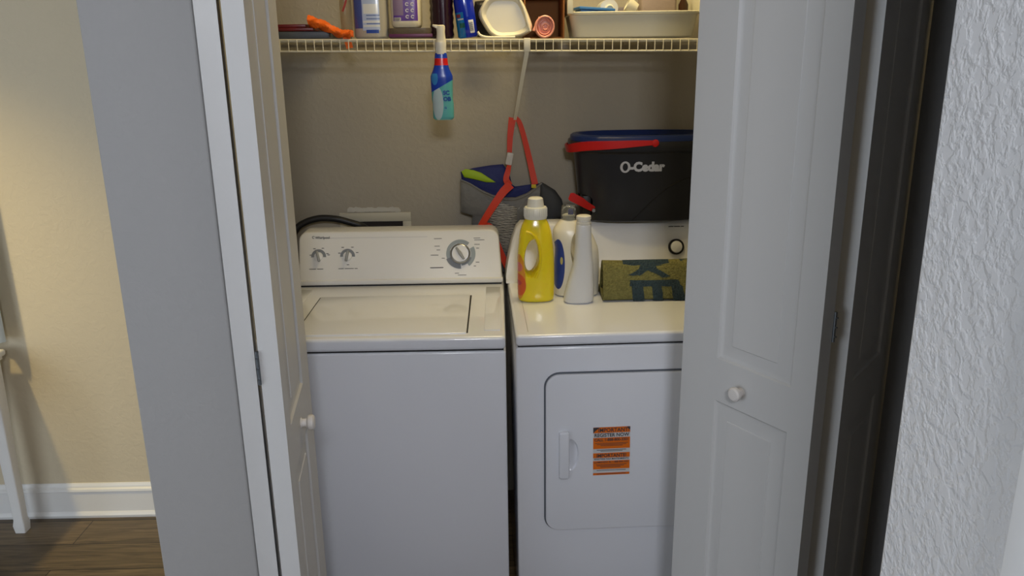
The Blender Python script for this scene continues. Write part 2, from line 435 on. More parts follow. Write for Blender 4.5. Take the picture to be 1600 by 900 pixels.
dial_small(-.272, z1, -14); dial_small(-.176, z1, 12)
# main cycle dial
cx, cz = .199, fz(1.012)
g = B(); sector(g, cx, cz, .036, .0475, 50, 160, -.0010, .001, FM); sector(g, cx, cz, .034, .047, 160, 200, -.0010, .001, FM)
sector(g, cx, cz, .036, .0505, -55, 28, -.0010, .001, FM); W(g.bm); obj('dial_ring', g, mat('pale_blue_grey_print', (150, 160, 166), .5), wm, 0)
g = B(); sector(g, cx, cz, .032, .050, 200, 272, -.0012, .001, FM); sector(g, cx, cz, .031, .040, -85, -20, -.0012, .001, FM); W(g.bm); obj('dial_ring', g, M_GREY, wm, 0)
g = B().lathe([(.0345, 0), (.034, .008), (.031, .012), (.0285, .013), (.0275, .0105), (0, .0105)], (cx, 0, cz), 40, 'Y', M=FM); W(g.bm); md = obj('dial', g, M_CHROME, wm)
g = B().lathe([(.027, .009), (.0265, .0145), (0, .015)], (cx, 0, cz), 36, 'Y', M=FM); W(g.bm); obj('dial_face', g, M_CONSOLE, md)
g = B().prism([(-.0035, -.024), (.0035, -.024), (.0060, 0), (.0035, .024), (-.0035, .024), (-.0060, 0)], -.021, -.013, 'Y', .0015, Matrix.Translation((cx, 0, cz)) @ Matrix.Rotation(R(-33), 4, 'Y'))
g.bm.transform(FM); W(g.bm); obj('pointer', g, M_LGREY, md)
# printing on the console: the maker's mark, and tiny marks too small to read
g = B(); g.merge(text_bm('Whirlpool', .0115, .0003, M=Matrix.Translation((-.283, -.0006, fz(1.066))), bold=.0002), FM); 
sector(g, -.289, fz(1.071), .003, .0045, 30, 300, -.0008, .0006, FM, 14)
def dash(x, z, wd, h=.0022):
    g.box((x, -.0007, fz(z)), (x + wd, .0005, fz(z) + h), 0, 2, FM)
for x, z in ((-.302, 1.014), (-.290, 1.034), (-.262, 1.035), (-.247, 1.018), (-.243, 1.014), (-.207, 1.019), (-.196, 1.037), (-.164, 1.037), (-.148, 1.020), (-.179, .982)): dash(x, z, .008)
for x, z, wd in ((-.303, .970, .022), (-.277, .970, .020), (-.207, .970, .018), (-.186, .970, .030), (-.153, .970, .010)): dash(x, z, wd, .0018)
for x, z, wd in ((.112, 1.060, .026), (.244, 1.060, .022), (.246, 1.054, .034), (.113, 1.036, .018), (.120, 1.024, .012), (.100, 1.008, .026), (.137, .998, .010), (.246, 1.040, .018), (.252, 1.028, .010), (.250, .984, .012), (.243, .972, .008), (.180, .950, .014), (.190, .944, .028)): dash(x, z, wd, .0016)
dash(.098, .968, .044, .0028); W(g.bm); obj('printed_marks', g, M_INK, wm, 0)['kind'] = 'stuff'
g = B()
def dash2(x0, x1, z): g.box((x0, -.0006, fz(z)), (x1, .0005, fz(z) + .0012), 0, 2, FM)
dash2(-.235, .09, 1.067); W(g.bm); obj('printed_line', g, mat('faint_print', (196, 198, 202), .5), wm, 0)

# ------------------------------------------------------------------ dryer
dr = thing('clothes_dryer', 'white front-loading clothes dryer with closed square door and orange notice, right of the washer', 'clothes dryer', (0.371, 0.004, 0), R(1.8))
DW = 0.70
b = B().box((0, .004, .025), (DW, .63, .876), .006, 3); obj('body', b, M_ENAMEL, dr)
b = B().box((.006, .012, .874), (DW - .006, .62, .884)); obj('seam', b, M_GAP, dr, 0)
b = B().box((0, 0, .881), (DW, .63, .914), .010, 5); obj('top_deck', b, M_ENAMEL, dr)
b = B().box((.035, .03, .913), (.0362, .45, .9146)); obj('deck_line', b, M_LGREY, dr, 0)
for x in (.04, DW - .04):
    for y in (.06, .6): obj('foot', B().lathe([(.02, 0), (.02, .012), (.012, .014), (.012, .03)], (x, y, 0), 16), M_BLACKP, dr)
DX0, DX1, DZ0, DZ1 = .081, .625, .309, .798
b = B().prism(rrect(DX0 - .004, DX1 + .002, DZ0 - .004, DZ1 + .004, (.044, .01, .01, .044), 8), .0005, .006, 'Y'); obj('door_gap', b, mat('shadow_gap', (95, 100, 110), .8), dr, 0)
b = B().prism(rrect(DX0, DX1, DZ0, DZ1, (.040, .01, .01, .040), 8), -.010, .004, 'Y', .004, seg=3); dd = obj('door', b, M_ENAMEL, dr)
# scoop: an oval hollow beside the handle
cb = B().lathe([(0, 0), (.018, .0005), (.03, .004), (.037, .011), (.041, .02)], (.150, -.0015, .553), 36, 'Y', sx=.74, sy=1.45)
cut(dd, cb)
b = B().prism(rrect(.118, .147, .484, .630, .007, 5), -.026, -.008, 'Y', .004, seg=3); hd = obj('handle', b, M_ENAMEL, dd)
b = B().prism(rrect(.117, .163, .512, .598, .012, 5), -.0112, -.0098, 'Y', .0005); 
# notice on the door
S0, SW_, SZ0, SZ1 = .216, .105, .487, .637
LM = Matrix.Translation((S0 + SW_ / 2, -.0112, (SZ0 + SZ1) / 2)) @ Matrix.Rotation(R(-.6), 4, 'Y')
def band(b, z0, z1, th, x0=0.0, x1=1.0):
    h = SZ1 - SZ0
    b.box((-SW_ / 2 + SW_ * x0, -th, -h / 2 + h * z0), (-SW_ / 2 + SW_ * x1, .0008, -h / 2 + h * z1), 0, 2, LM)
b = B(); band(b, 0, 1, .0002); ns = obj('notice', b, mat('notice_paper', (205, 206, 210), .5), dd, 0); ns['label'] = 'orange and white registration notice'
b = B()
for z0, z1 in ((0, .045), (.125, .30), (.365, .465), (.555, .785), (.885, 1.0)): band(b, z0, z1, .0005)
obj('orange_band', b, mat('orange_print', (225, 112, 22), .5), ns, 0)
b = B(); h = SZ1 - SZ0
def T(body, size, zc, al='CENTER', bold=.0003, sq=1.0, x=0): b.merge(text_bm(body, size, .0003, al, LM @ Matrix.Translation((x, -.0007, -h / 2 + h * zc)), bold, sq))
T('IMPORTANT!', .0165, .905, sq=.92, x=.006); T('REGISTER NOW', .0150, .805, sq=.92); T('CALL 1-888-800-3301', .0120, .715, sq=.90)
T('IMPORTANTE!', .0150, .378, sq=.90); T('REGISTRESE PARA MANTENIMIENTO', .0068, .325, sq=.9, bold=.0001); T('LLAMANDO AL 1-888-800-3301', .0080, .255, sq=.92, bold=.0001)
def ml(z, x0, x1): b.box((-SW_ / 2 + SW_ * x0, -.0008, -h / 2 + h * z), (-SW_ / 2 + SW_ * x1, -.0004, -h / 2 + h * (z + .010)), 0, 2, LM)
for z, x0, x1 in ((.665, .05, .95), (.64, .10, .90), (.615, .2, .8), (.215, .08, .92), (.19, .10, .85), (.165, .2, .75), (.525, .1, .9), (.50, .2, .8), (.095, .1, .9), (.02, .1, .9)): ml(z, x0, x1)
b.add([LM @ Vector((-SW_ / 2 + x, -.0009, -h / 2 + h * z)) for x, z in ((.0, .885), (.0, 1), (.018, 1), (.006, .93))], [(0, 1, 2, 3)])
b.add([LM @ Vector((SW_ / 2 - x, -.0009, -h / 2 + h * z)) for x, z in ((.0, .93), (.0, 1), (.010, 1))], [(0, 1, 2)])
obj('notice_lettering', b, M_INK, ns, 0)
# dryer console with its swept-back left end
DYB = .520
b = B(); rings = []
for k, x in enumerate([-.004, .0, .008, .02, .035, .05] + [.1 + .1 * i for i in range(6)] + [DW]):
    t = max(0, min(1, (x + .004) / .056)); topz = .935 + (.172) * math.sin(t * math.pi / 2) ** .8 if x < .05 else 1.107
    if x >= DW - .001: topz = 1.100
    hh = topz - .914
    sec = [(DYB, .914), (DYB + .004, .925)]
    for q in (.25, .5, .75, .9): sec.append((DYB + .008 + .26 * hh * q, .914 + hh * q))
    sec += [(DYB + .014 + .26 * hh, .914 + hh * .985), (DYB + .03 + .26 * hh, .914 + hh), (DYB + .108, .914 + hh), (DYB + .110, .914)]
    rings.append([Vector((x, y, z)) for y, z in sec])
b.loft(rings); cn = obj('console', b, M_CONSOLE, dr, 50)
TD = math.atan(.26)
FD = face_M(DYB + .006, .914, TD)
kx, kz = .572, (1.018 - .914) / math.cos(TD)
g = B().lathe([(.0195, 0), (.0195, .008), (.014, .012), (0, .0125)], (kx, 0, kz), 32, 'Y', M=FD); kb = obj('dial', g, M_CONSOLE, dr)
g = B(); sector(g, kx, kz, .0210, .0265, 0, 360, -.006, .002, FD); obj('dial_ring', g, M_BLACKP, kb)
g = B()
for x, wd in ((.548, .016), (.567, .020), (.590, .010)): g.box((x, -.002, (1.083 - .914) / math.cos(TD)), (x + wd, .001, (1.083 - .914) / math.cos(TD) + .0025), 0, 2, FD)
obj('printed_marks', g, M_INK, dr, 0)['kind'] = 'stuff'

# ------------------------------------------------------------------ wire shelf
SY0 = 0.449
sh = thing('wire_shelf', 'white coated wire shelf with front lip running across the closet above the machines', 'shelf', (0.3, SY0, 1.69))
SL, SRX = -0.40, 1.41
def sz(x): return 1.7000 - 0.0105 * (x + .3)         # the shelf is hung a little lower at its right end
b = B(); O = Vector((0.3, SY0, 1.69))
def wire(b, p, r, seg=8): b.tube([Vector(q) - O for q in p], r, seg)
for y in (SY0 + .006, SY0 + .16, BACK - .008): wire(b, [(SL, y, sz(SL) - .0045), (SRX, y, sz(SRX) - .0045)], .0028)
obj('long_wire', b, M_WIRE, sh)
b = B(); wire(b, [(SL, SY0, sz(SL) - .034), (SRX, SY0, sz(SRX) - .034)], .0028); wire(b, [(SL, SY0, sz(SL) - .0015), (SRX, SY0, sz(SRX) - .0015)], .0026)
obj('front_lip', b, M_WIRE, sh)
b = B(); x = SL + .012
while x < SRX - .004:
    z = sz(x); wire(b, [(x, BACK - .004, z), (x, SY0 + .002, z), (x, SY0 - .0025, z - .003), (x, SY0 - .0025, z - .035)], .00135, 6); x += 0.0254
o = obj('cross_wire', b, M_WIRE, sh); o['kind'] = 'stuff'
b = B(); pb = at(803, 196, BACK - .006)
path = [(.4225, SY0 - .006, sz(.42) + .001), (.4225, SY0 - .009, sz(.42) - .020), (.421, SY0 - .004, sz(.42) - .042), (pb.x, BACK - .008, pb.z)]
b.tube([Vector(p) - O for p in path], 0, flat=([.016, .017, .0125, .010], .007))
b.box(Vector((.413, SY0 - .010, sz(.42) - .036)) - O, Vector((.4325, SY0 + .008, sz(.42) + .003)) - O, .002)
obj('support_brace', b, M_WIRE, sh)

# ------------------------------------------------------------------ spray bottle hanging on the lip
sp = thing('spray_bottle', 'blue and teal spray bottle with white trigger head hanging from the shelf lip', 'spray bottle', (0.167, 0.413, 1.463))
prof = [(0, .026, .017), (.004, .030, .020), (.012, .0315, .0215), (.06, .0315, .0215), (.10, .0325, .022), (.118, .0330, .022), (.128, .0325, .0215), (.142, .0262, .0195), (.152, .0225, .018), (.165, .0200, .017), (.178, .0190, .016), (.190, .0175, .0150), (.196, .0140, .0135)]
pts = smooth_path([Vector((z, a, c)) for z, a, c in prof], 4)
b = B().loft([sring(-.001 + (.003 if p.x < .05 else .001), 0, p.x, p.y, p.z, 2.5, 40) for p in pts])
TEAL, BLUE = (88, 168, 170), (20, 60, 175)
zm = zone_mat('spray_print', TEAL, [
    ((175, 195, 200), 'ell', ((1, 0, 0), -.012, .016), ((0, 0, 1), .048, .048), ((0, 1, 0), 0)),
    (BLUE, [((-.55, 0, 1), .098, 1)]), ((50, 130, 200), 'ell', ((1, 0, 0), -.020, .010), ((0, 0, 1), .122, .020), ((0, 1, 0), 0)),
    (BLUE, [((0, 0, 1), .135, 1)]), ((205, 25, 25), [((0, 0, 1), .158, .178)])], .25)
sb = obj('bottle', b, zm, sp)
b = B().lathe([(.0165, .190), (.0165, .206), (.0165, .2075), (.0170, .218), (.0165, .224)], (0, 0, 0), 28); obj('collar', b, mat('white_collar', (214, 212, 204), .35), sp)
b = B()
# trigger head: a column bending over towards the left, its nozzle beak hooked behind the wire
b.loft([sring(.002, .002, z, a, c, 3, 24) for z, a, c in ((.222, .0150, .013), (.236, .0130, .013), (.252, .0120, .013), (.262, .0130, .0135), (.269, .0125, .013), (.2715, .009, .010))])
b.prism([(-.004, .258), (-.004, .2715), (-.021, .2735), (-.022, .268)], -.009, .011, 'Y', .002)
hd = obj('trigger_head', b, M_WIRE, sp)
b = B().tube(smooth_path([(-.002, .010, .262), (-.001, .044, .262), (-.002, .060, .250), (-.002, .062, .226)], 5), .004, 8); obj('trigger', b, M_WIRE, hd)
b = B()
for t_, z in (('SC', .0740), ('OB', .0560)): b.merge(text_bm(t_, .0160, .0003, 'LEFT', Matrix.Translation((.004, -.0200, z)), .0009))
b.merge(text_bm('GEL', .0085, .0003, 'LEFT', Matrix.Translation((.007, -.0195, .033)), .0004)); b.box((.007, -.0198, .028), (.026, -.019, .0295))
for v in b.bm.verts: v.co.y += max(0, (abs(v.co.x) / .0315)) ** 2.5 * .0102 - .0022
obj('lettering', b, mat('blue_ink', (22, 70, 150), .5), sb, 0)

# ------------------------------------------------------------------ things on the shelf
def thick(outline_px, y, dz=0): return [(at(u, v, y).x, at(u, v, y).z) for u, v in outline_px]
GRP = None
# folders at the left
zS = sz(-.42) + .0015
o = obj('grey_folder', B().box((-.115, -.12, 0), (.115, .12, .020), .003), mat('slate_cover', (78, 84, 92), .45), None); o.location = (-.285, .60, zS)
tag(o, 'slate grey flat folder lying on the left end of the wire shelf', 'folder')
b = B().box((-.13, -.11, 0), (.082, .11, .010), .002); b.box((-.128, -.108, .010), (.060, .108, .020), .002)
o = obj('maroon_folder', b, mat('maroon_cover', (105, 22, 22), .35), None); o.location = (-.300, .595, zS + .0212)
tag(o, 'dark red folder lying on top of the slate grey folder', 'folder')
# orange cloth
pp = smooth_path([(-.232, .50, zS + .050), (-.205, .488, zS + .042), (-.175, .480, zS + .032), (-.145, .474, zS + .016), (-.120, .466, zS + .010), (-.098, .462, zS + .012)], 6)
b = B(); rings = []
for i, p in enumerate(pp):
    t = i / (len(pp) - 1); rz_ = .015 - .006 * t; ry = .026
    rings.append([p + Vector((0, ry * math.cos(a) * (1 + .2 * math.sin(3 * a + i)), (rz_ + .0045 * math.sin(4 * a + i * .8)) * math.sin(a))) for a in [2 * math.pi * k / 18 for k in range(18)]])
b.loft(rings)
b.tube(smooth_path([(-.118, .458, zS + .010), (-.112, .460, zS - .012), (-.108, .462, zS - .030)], 4), 0, flat=(.020, .004))
M_ORC = mat('orange_cloth', (235, 105, 20), .6, bump=('noise', 60, .6, .006), var=(25, .25))
o = obj('orange_cloth', b, M_ORC, None); tag(o, 'crumpled bright orange cloth draped off the folders through the shelf wires', 'cloth')
# clear wrapped bottle pack
ZB2 = sz(-.15) + .0015
pk = thing('wrapped_bottle', 'clear plastic bottle with blue and white label, between the orange cloth and purple labelled tub', 'bottle', (-.050, .545, ZB2))
prof = [(0, .046, .034), (.006, .052, .040), (.05, .053, .041), (.12, .053, .041), (.17, .048, .036), (.19, .030, .026), (.20, .016, .016)]
b = B().loft([sring(0, 0, z, a, c, 3.2, 40) for z, a, c in prof])
ZL = [((70, 85, 150), [((1, 0, 0), -.047, -.022), ((0, 0, 1), .030, .16)]), ((170, 185, 220), [((1, 0, 0), -.022, .030), ((0, 0, 1), .024, .16)]),
      ((205, 210, 214), [((1, 0, 0), -.020, .030), ((0, 0, 1), .034, .040)]), ((208, 212, 216), [((1, 0, 0), -.020, .030), ((0, 0, 1), .046, .052)]), ((90, 110, 170), [((1, 0, 0), -.010, .030), ((0, 0, 1), .056, .059)]),
      ((90, 110, 170), [((1, 0, 0), -.010, .030), ((0, 0, 1), .066, .069)]), ((90, 110, 170), [((1, 0, 0), -.010, .030), ((0, 0, 1), .042, .045)]), ((210, 214, 218), [((1, 0, 0), -.018, .026), ((0, 0, 1), .072, .10)]), ((40, 70, 160), [((1, 0, 0), -.012, .026), ((0, 0, 1), .016, .026)])]
obj('bottle', b, zone_mat('clear_bottle_print', (165, 160, 150), ZL, .2), pk)
b = B().lathe([(.017, .198), (.017, .225), (.014, .228)], (0, 0, 0), 24); obj('cap', b, M_TRIM, pk)
# wrinkled clear wrap, left side of the bottle
M_CLEAR = mat('clear_film', (215, 205, 185), .18, trans=.85, ior=1.25, bump=('noise', 30, .5, .01))
b = B().loft([sring(0, 0, z, a, c, 2.4, 30) for z, a, c in ((.0, .012, .022), (.03, .016, .028), (.10, .018, .030), (.17, .012, .02))])
o = obj('clear_bag', b, M_CLEAR, None); o.location = (-.127, .545, ZB2); tag(o, 'crumpled clear plastic bag with red print left of the blue labelled bottle', 'plastic bag')
b = B().tube(smooth_path([(.004, -.030, .135), (.008, -.031, .115), (.002, -.031, .095), (-.005, -.030, .080)], 4), 0, flat=(.006, .0008)); rp = obj('red_print', b, mat('red_print', (150, 50, 45), .5), o, 0)
# low clear tray with purple strip, a white tub on it
ZT = sz(-.02) + .0015
tr = thing('plastic_tray', 'low clear plastic tray with a purple strip, under the purple labelled white tub', 'tray', (.070, .555, ZT))
b = B().loft([sring(0, 0, z, a, c, 5, 36) for z, a, c in ((0, .066, .050), (.004, .068, .052), (.026, .070, .054), (.031, .070, .054))]); obj('tray', b, mat('smoky_clear_plastic', (120, 108, 92), .25, trans=.4), tr)
b = B().box((-.064, -.0555, .004), (.068, -.0525, .014), .001); obj('strip', b, mat('purple_strip', (92, 40, 84), .4), tr)
tb = thing('white_tub', 'white plastic tub with purple printed label, standing in the clear tray', 'tub', (.058, .545, ZT + .0315))
b = B().loft([sring(0, 0, z, a, c, 4.5, 44) for z, a, c in ((0, .036, .030), (.002, .041, .035), (.008, .0445, .038), (.016, .0455, .039), (.14, .047, .040), (.145, .045, .038))])
ZL = [((96, 60, 150), [((1, 0, 0), -.037, .037), ((0, 0, 1), .020, .13), ((0, 1, 0), -1, 0)]), ((130, 110, 140), [((1, 0, 0), -.037, -.006), ((0, 0, 1), .036, .13), ((0, 1, 0), -1, 0)]),
      ((205, 200, 190), [((1, 0, 0), -.035, -.014), ((0, 0, 1), .021, .030), ((0, 1, 0), -1, 0)])]
tbo = obj('tub', b, zone_mat('tub_print', (214, 206, 184), ZL, .3), tb)
b = B()
for i in range(5): b.box((-.033 + i * .0035, -.0412, .0225), (-.0315 + i * .0035, -.0398, .0285))
obj('barcode', b, M_INK, tbo, 0)
b = B()
for x in (.006, .022):
    for k in range(4): sector(b, x, .032 + k * .018, .0028, .0055, 20, 320, -.0412, -.0396, None, 12)
obj('label_marks', b, mat('pale_print', (205, 200, 210), .3), tbo, 0)
# dark purple ribbed jug
ZD = sz(.1) + .0015
jg = thing('dark_jug', 'dark purple ribbed plastic bottle behind the spray trigger head', 'bottle', (.166, .535, ZD))
prof = [(0, .032, .032), (.006, .037, .036)] + [(.012 + .012 * i, .037 - .0025 * (i % 2), .036 - .0025 * (i % 2)) for i in range(13)] + [(.18, .022, .022), (.20, .015, .015)]
obj('bottle', B().loft([sring(0, 0, z, a, c, 2.3, 36) for z, a, c in prof]), mat('dark_purple_plastic', (38, 14, 30), .12, coat=.5), jg, 60)
obj('cap', B().lathe([(.017, .198), (.017, .222), (.014, .225)], (0, 0, 0), 24), M_BLACKP, jg)
# blue bottle leaning left
bb = thing('blue_bottle', 'tilted glossy blue bottle with barcode sticker, left of the white container', 'bottle', (.246, .520, ZD + .002)); bb.rotation_euler = (0, R(-7), 0)
prof = [(0, .026, .026), (.005, .031, .030), (.11, .030, .029), (.15, .025, .025), (.18, .014, .014), (.2, .013, .013)]
ZL = [((20, 110, 175), [((1, 0, 0), -.04, -.005), ((0, 0, 1), .0, .075)]), ((190, 195, 200), [((1, 0, 0), -.024, -.006), ((0, 0, 1), .053, .057)]), ((20, 90, 90), [((1, 0, 0), -.020, -.004), ((0, 0, 1), .030, .044)]),
      ((120, 50, 70), [((1, 0, 0), -.026, -.014), ((0, 0, 1), .060, .070)]), ((60, 80, 190), [((1, 0, 0), .004, .010), ((0, 0, 1), .06, .11)])]
bo = obj('bottle', B().loft([sring(0, 0, z, a, c, 2.3, 40) for z, a, c in prof]), zone_mat('blue_bottle_print', (14, 40, 170), ZL, .15), bb)
obj('cap', B().lathe([(.015, .196), (.015, .222), (.012, .226), (0, .226)], (0, 0, 0), 24), M_TRIM, bb)
b = B().prism(rrect(.006, .0225, .012, .050, .002), -.0290, -.0240, 'Y', .0005); st = obj('barcode_sticker', b, M_TRIM, bo)
b = B()
for i in range(10): b.box((.0085, -.0294, .019 + i * .0026), (.0200, -.0288, .0202 + i * .0026))
obj('barcode', b, M_INK, st, 0)
# dark bag behind
ol = thick([(742, 2), (758, 0), (775, 6), (790, 30), (784, 58), (745, 58), (736, 40)], .66)
o = obj('black_bag', B().pillow(ol, .0, .05, 6, .003), mat('black_film', (24, 22, 26), .35, bump=('noise', 40, .5, .01)), None); o.location = (0, .66, 0); tag(o, 'crumpled black plastic bag between the blue bottle and the white container', 'plastic bag')
# white container lying with its base to the front
ct = thing('white_container', 'white plastic food container lying on its side with its base facing out', 'container', (.358, .50, sz(.27) + .0015))
OL = [(746, 22), (757, 0), (768, -8), (806, -8), (818, 2), (833, 40), (829, 50), (812, 58), (776, 60), (762, 50)]
def poly(y, s=1.0, dx=0, dz=0):
    pts_ = [(at(u, v, .475).x - .358, at(u, v, .475).z - ct.location.z) for u, v in OL]
    cx = sum(p[0] for p in pts_) / len(pts_); cz_ = sum(p[1] for p in pts_) / len(pts_)
    mz = min(p[1] for p in pts_)
    dense = []
    for i in range(len(pts_)):          # round every corner a little
        p0, p1, p2 = Vector(pts_[i - 1]), Vector(pts_[i]), Vector(pts_[(i + 1) % len(pts_)])
        a, c = p1.lerp(p0, .36), p1.lerp(p2, .36)
        for k in (0, .25, .5, .75, 1): dense.append(a.lerp(p1, k).lerp(p1.lerp(c, k), k))
    return [Vector((cx + (p.x - cx) * s + dx, y, cz_ + (p.y - cz_) * s + dz - mz * 0)) for p in dense]
b = B().loft([poly(-.012, .74), poly(-.016, .80), poly(-.020, .86), poly(-.021, .90), poly(-.017, .96), poly(-.005, 1.0), poly(.02, 1.0), poly(.036, 1.03), poly(.038, 1.03)])
mz = min(v.co.z for v in b.bm.verts)
for v in b.bm.verts: v.co.z -= mz
cto = obj('container', b, mat('ivory_plastic', (232, 226, 206), .3), ct, 30)
b = B().tube(smooth_path([(-.082, -.026, .020), (-.074, -.028, .010), (-.055, -.028, .0045), (-.02, -.028, .0035), (.03, -.026, .0035)], 5), .0035, 10); obj('lid_rim', b, mat('ivory_plastic_rim', (232, 226, 206), .3), ct)
b = B().tube(smooth_path([(.040, -.024, .118), (.058, -.024, .080), (.068, -.024, .045), (.076, -.022, .020)], 5), .004, 10); obj('handle', b, mat('ivory_plastic_handle', (232, 226, 206), .3), ct)
# cardboard box lying open to the front
zc = sz(.42) + .002
M_CARD = mat('cardboard', (140, 92, 48), .8)
cb_ = thing('cardboard_box', 'open cardboard box with dark inside, behind the pink roll', 'box', (.482, .645, zc))
b = B(); t_ = .004
b.box((-.064, -.10, 0), (-.060, .10, .15)); b.box((.055, -.10, 0), (.059, .10, .15)); b.box((-.060, -.10, 0), (.055, .10, t_)); b.box((-.060, -.10, .146), (.055, .10, .15)); b.box((-.060, .096, t_), (.055, .10, .146))
obj('box', b, M_CARD, cb_, 0)
b = B().box((.0545, -.125, .0), (.0585, -.10, .15)); obj('flap', b, M_CARD, cb_, 0)
# pink roll of bags
pr_ = thing('pink_bag_roll', 'pink roll of plastic bags lying end-on between the white container and the storage bin', 'roll', (.4775, .465, zc + .0335))
b = B(); rings = []; n = 90
M_PINK = mat('pink_film', (232, 160, 144), .35, bump=('noise', 80, .4, .004))
def shell(b, r0, r1, y0, y1, sx=1, ox=0, oz=0, seg=36, wob=0.0):
    rs = []
    for r, y in ((r0, y0 + .002), ((r0 + r1) / 2, y0), (r1, y0 + .002), (r1, y1), (r0, y1)):
        rs.append([Vector((ox + r * sx * math.cos(2 * math.pi * i / seg) * (1 + wob * math.sin(5 * 2 * math.pi * i / seg)), y, oz + r * math.sin(2 * math.pi * i / seg))) for i in range(seg)])
    rs.append(rs[0]); b.loft(rs, cap=False)
shell(b, .0265, .0325, 0, .07, .90); shell(b, .0215, .0250, .004, .07, .86, -.001, .001, wob=.05); shell(b, .014, .0185, .008, .07, .8, .001, .002, wob=.10); shell(b, .006, .011, .006, .065, .9, .002, .000, wob=.15)
b.lathe([(0, -.012), (.020, -.012), (.0265, -.014), (.028, -.022), (0, -.022)], (0, 0, 0), 36, 'Y', sx=.9)
obj('roll', b, M_PINK, pr_)
b = B().loft([[Vector((-.030 + .008 * k, .004 + .0 * k, -.012 + .018 * k)), Vector((-.037 + .010 * k, .012, -.010 + .020 * k)), Vector((-.036 + .010 * k, .06, -.010 + .02 * k)), Vector((-.028 + .008 * k, .06, -.014 + .018 * k))] for k in (0, 1, 2)]); obj('loose_end', b, M_PINK, pr_)
# storage bin
zb_ = sz(.55) + .002
bn = thing('storage_bin', 'white translucent plastic storage bin with raised ends at the right of the shelf', 'storage bin', (.750, .590, zb_))
M_BIN = mat('bin_plastic', (214, 210, 192), .35)
zt = .074
def ringr(z, a, c, e=7): return sring(0, 0, z, a, c, e, 56)
b = B().loft([ringr(.0, .176, .100), ringr(.004, .184, .107), ringr(zt - .008, .196, .121), ringr(zt - .006, .2005, .1255), ringr(zt, .2015, .1265), ringr(zt + .002, .199, .124), ringr(zt, .194, .119), ringr(.008, .180, .103), ringr(.006, .10, .05)])
bno = obj('bin', b, M_BIN, bn, 35)
for s_ in (-1, 1):
    b = B().prism([(-.118, zt - .004), (.118, zt - .004), (.112, .155), (-.112, .155)], s_ * .197 - .005, s_ * .197 + .005, 'X', .003)
    obj('raised_end', b, M_BIN, bn)
    b = B().box((s_ * .197 - .0085, -.125, zt - .004), (s_ * .197 + .0085, -.115, .155), .002); obj('post', b, mat('bin_rim', (232, 226, 200), .35), bn)
def in_bin(x, y, z): return (.750 + x, .590 + y, zb_ + z + .007)
o = obj('folded_blue_sheet', B().box((-.055, -.05, -.004), (.055, .05, .004), .002).box((-.05, -.046, -.011), (.052, .05, -.005), .002), mat('blue_sheet', (60, 120, 190), .5), None); o.location = in_bin(-.118, -.050, .0775); o.rotation_euler = (0, R(4), R(6)); tag(o, 'blue folded sheet sticking out at the left of the storage bin', 'sheet')
b = B().box((-.035, -.07, .0), (.035, .06, .055), .006); o = obj('grey_packet', b, mat('grey_packet', (110, 102, 108), .6), None); o.location = in_bin(-.02, .035, .030); tag(o, 'dark grey packet standing behind the white tape roll in the bin', 'packet')
rl = thing('white_spray_can', 'white can lying end-on in the storage bin beside the blue sheet', 'can', in_bin(-.078 + .006, -.058, .080))
obj('body', B().lathe([(.0, 0), (.024, 0), (.027, .004), (.027, .12), (0, .12)], (0, .12, 0), 32, 'Y'), mat('can_white', (205, 206, 206), .3), rl)
obj('cap', B().lathe([(0, 0), (.0135, 0), (.0135, .012), (.010, .014), (.010, .010), (0, .010)], (.0, 0.001, -.002), 28, 'Y'), M_WIRE, rl)
cp = thing('white_cup', 'small white tapered cap with handle lying in the middle of the bin', 'cap', in_bin(-.002, -.070, .082)); cp.rotation_euler = (0, R(-62), 0)
obj('cap', B().lathe([(0, -.012), (.016, -.012), (.021, .012), (.021, .020), (.018, .020), (.017, .0), (0, .0)], (0, 0, 0), 28), mat('cup_ivory', (226, 220, 196), .35), cp)
obj('handle', B().tube(smooth_path([(-.016, 0, -.008), (-.030, 0, -.014), (-.040, 0, -.006), (-.040, 0, .010)], 5), .003, 8), mat('cup_ivory_handle', (226, 220, 196), .35), cp)
o = obj('folded_taupe_cloth', B().box((-.055, -.035, .0), (.055, .045, .085), .01, 4), mat('taupe_cloth', (150, 135, 130), .8, bump=('noise', 60, .3, .004)), None); o.location = in_bin(.085, .0, .03); tag(o, 'folded taupe cloth at the right inside the bin', 'cloth')
o = obj('brown_bottle', B().lathe([(0, 0), (.014, 0), (.015, .006), (.015, .07), (.008, .085), (.008, .10), (0, .10)], (0, 0, 0), 24), mat('brown_glass', (60, 38, 26), .2), None); o.location = in_bin(.163, -.02, .02); tag(o, 'small dark brown bottle at the right end of the bin', 'bottle')

# ------------------------------------------------------------------ wall outlet box and hose
ub = thing('outlet_box', 'white washer outlet box set in the back wall above the washer console', 'outlet box', (-.110, BACK, 1.05))
b = B(); x0, x1, za, zb2 = -.125, .128, -.08, .066
b.box((x0, -.006, zb2 - .032), (x1, 0, zb2), .002); b.box((x1 - .030, -.006, za), (x1, 0, zb2 - .032), .002); b.box((x0, -.006, za), (x0 + .055, 0, zb2 - .032), .002); b.box((x0, -.006, za), (x1, 0, za + .02), .002)
obj('frame', b, mat('outlet_plastic', (196, 190, 170), .5), ub)
b = B().box((x0 + .055, -.0015, za + .02), (x1 - .03, -.0005, zb2 - .032)); obj('recess', b, mat('recess_shade', (42, 36, 34), .8), ub, 0)  # flat dark sheet; the shade of the box's hollow is put into its colour
b = B(); n = 26
P = [at(543 + (626 - 543) * i / n, 324 + random.uniform(-1.2, 1.2) + (3 if i in (0, n) else 0), BACK - .001) for i in range(n + 1)]
Q = [at(543 + (626 - 543) * i / n, 331 + random.uniform(-.8, .8), BACK - .001) for i in range(n + 1)]
L0 = Vector(ub.location)
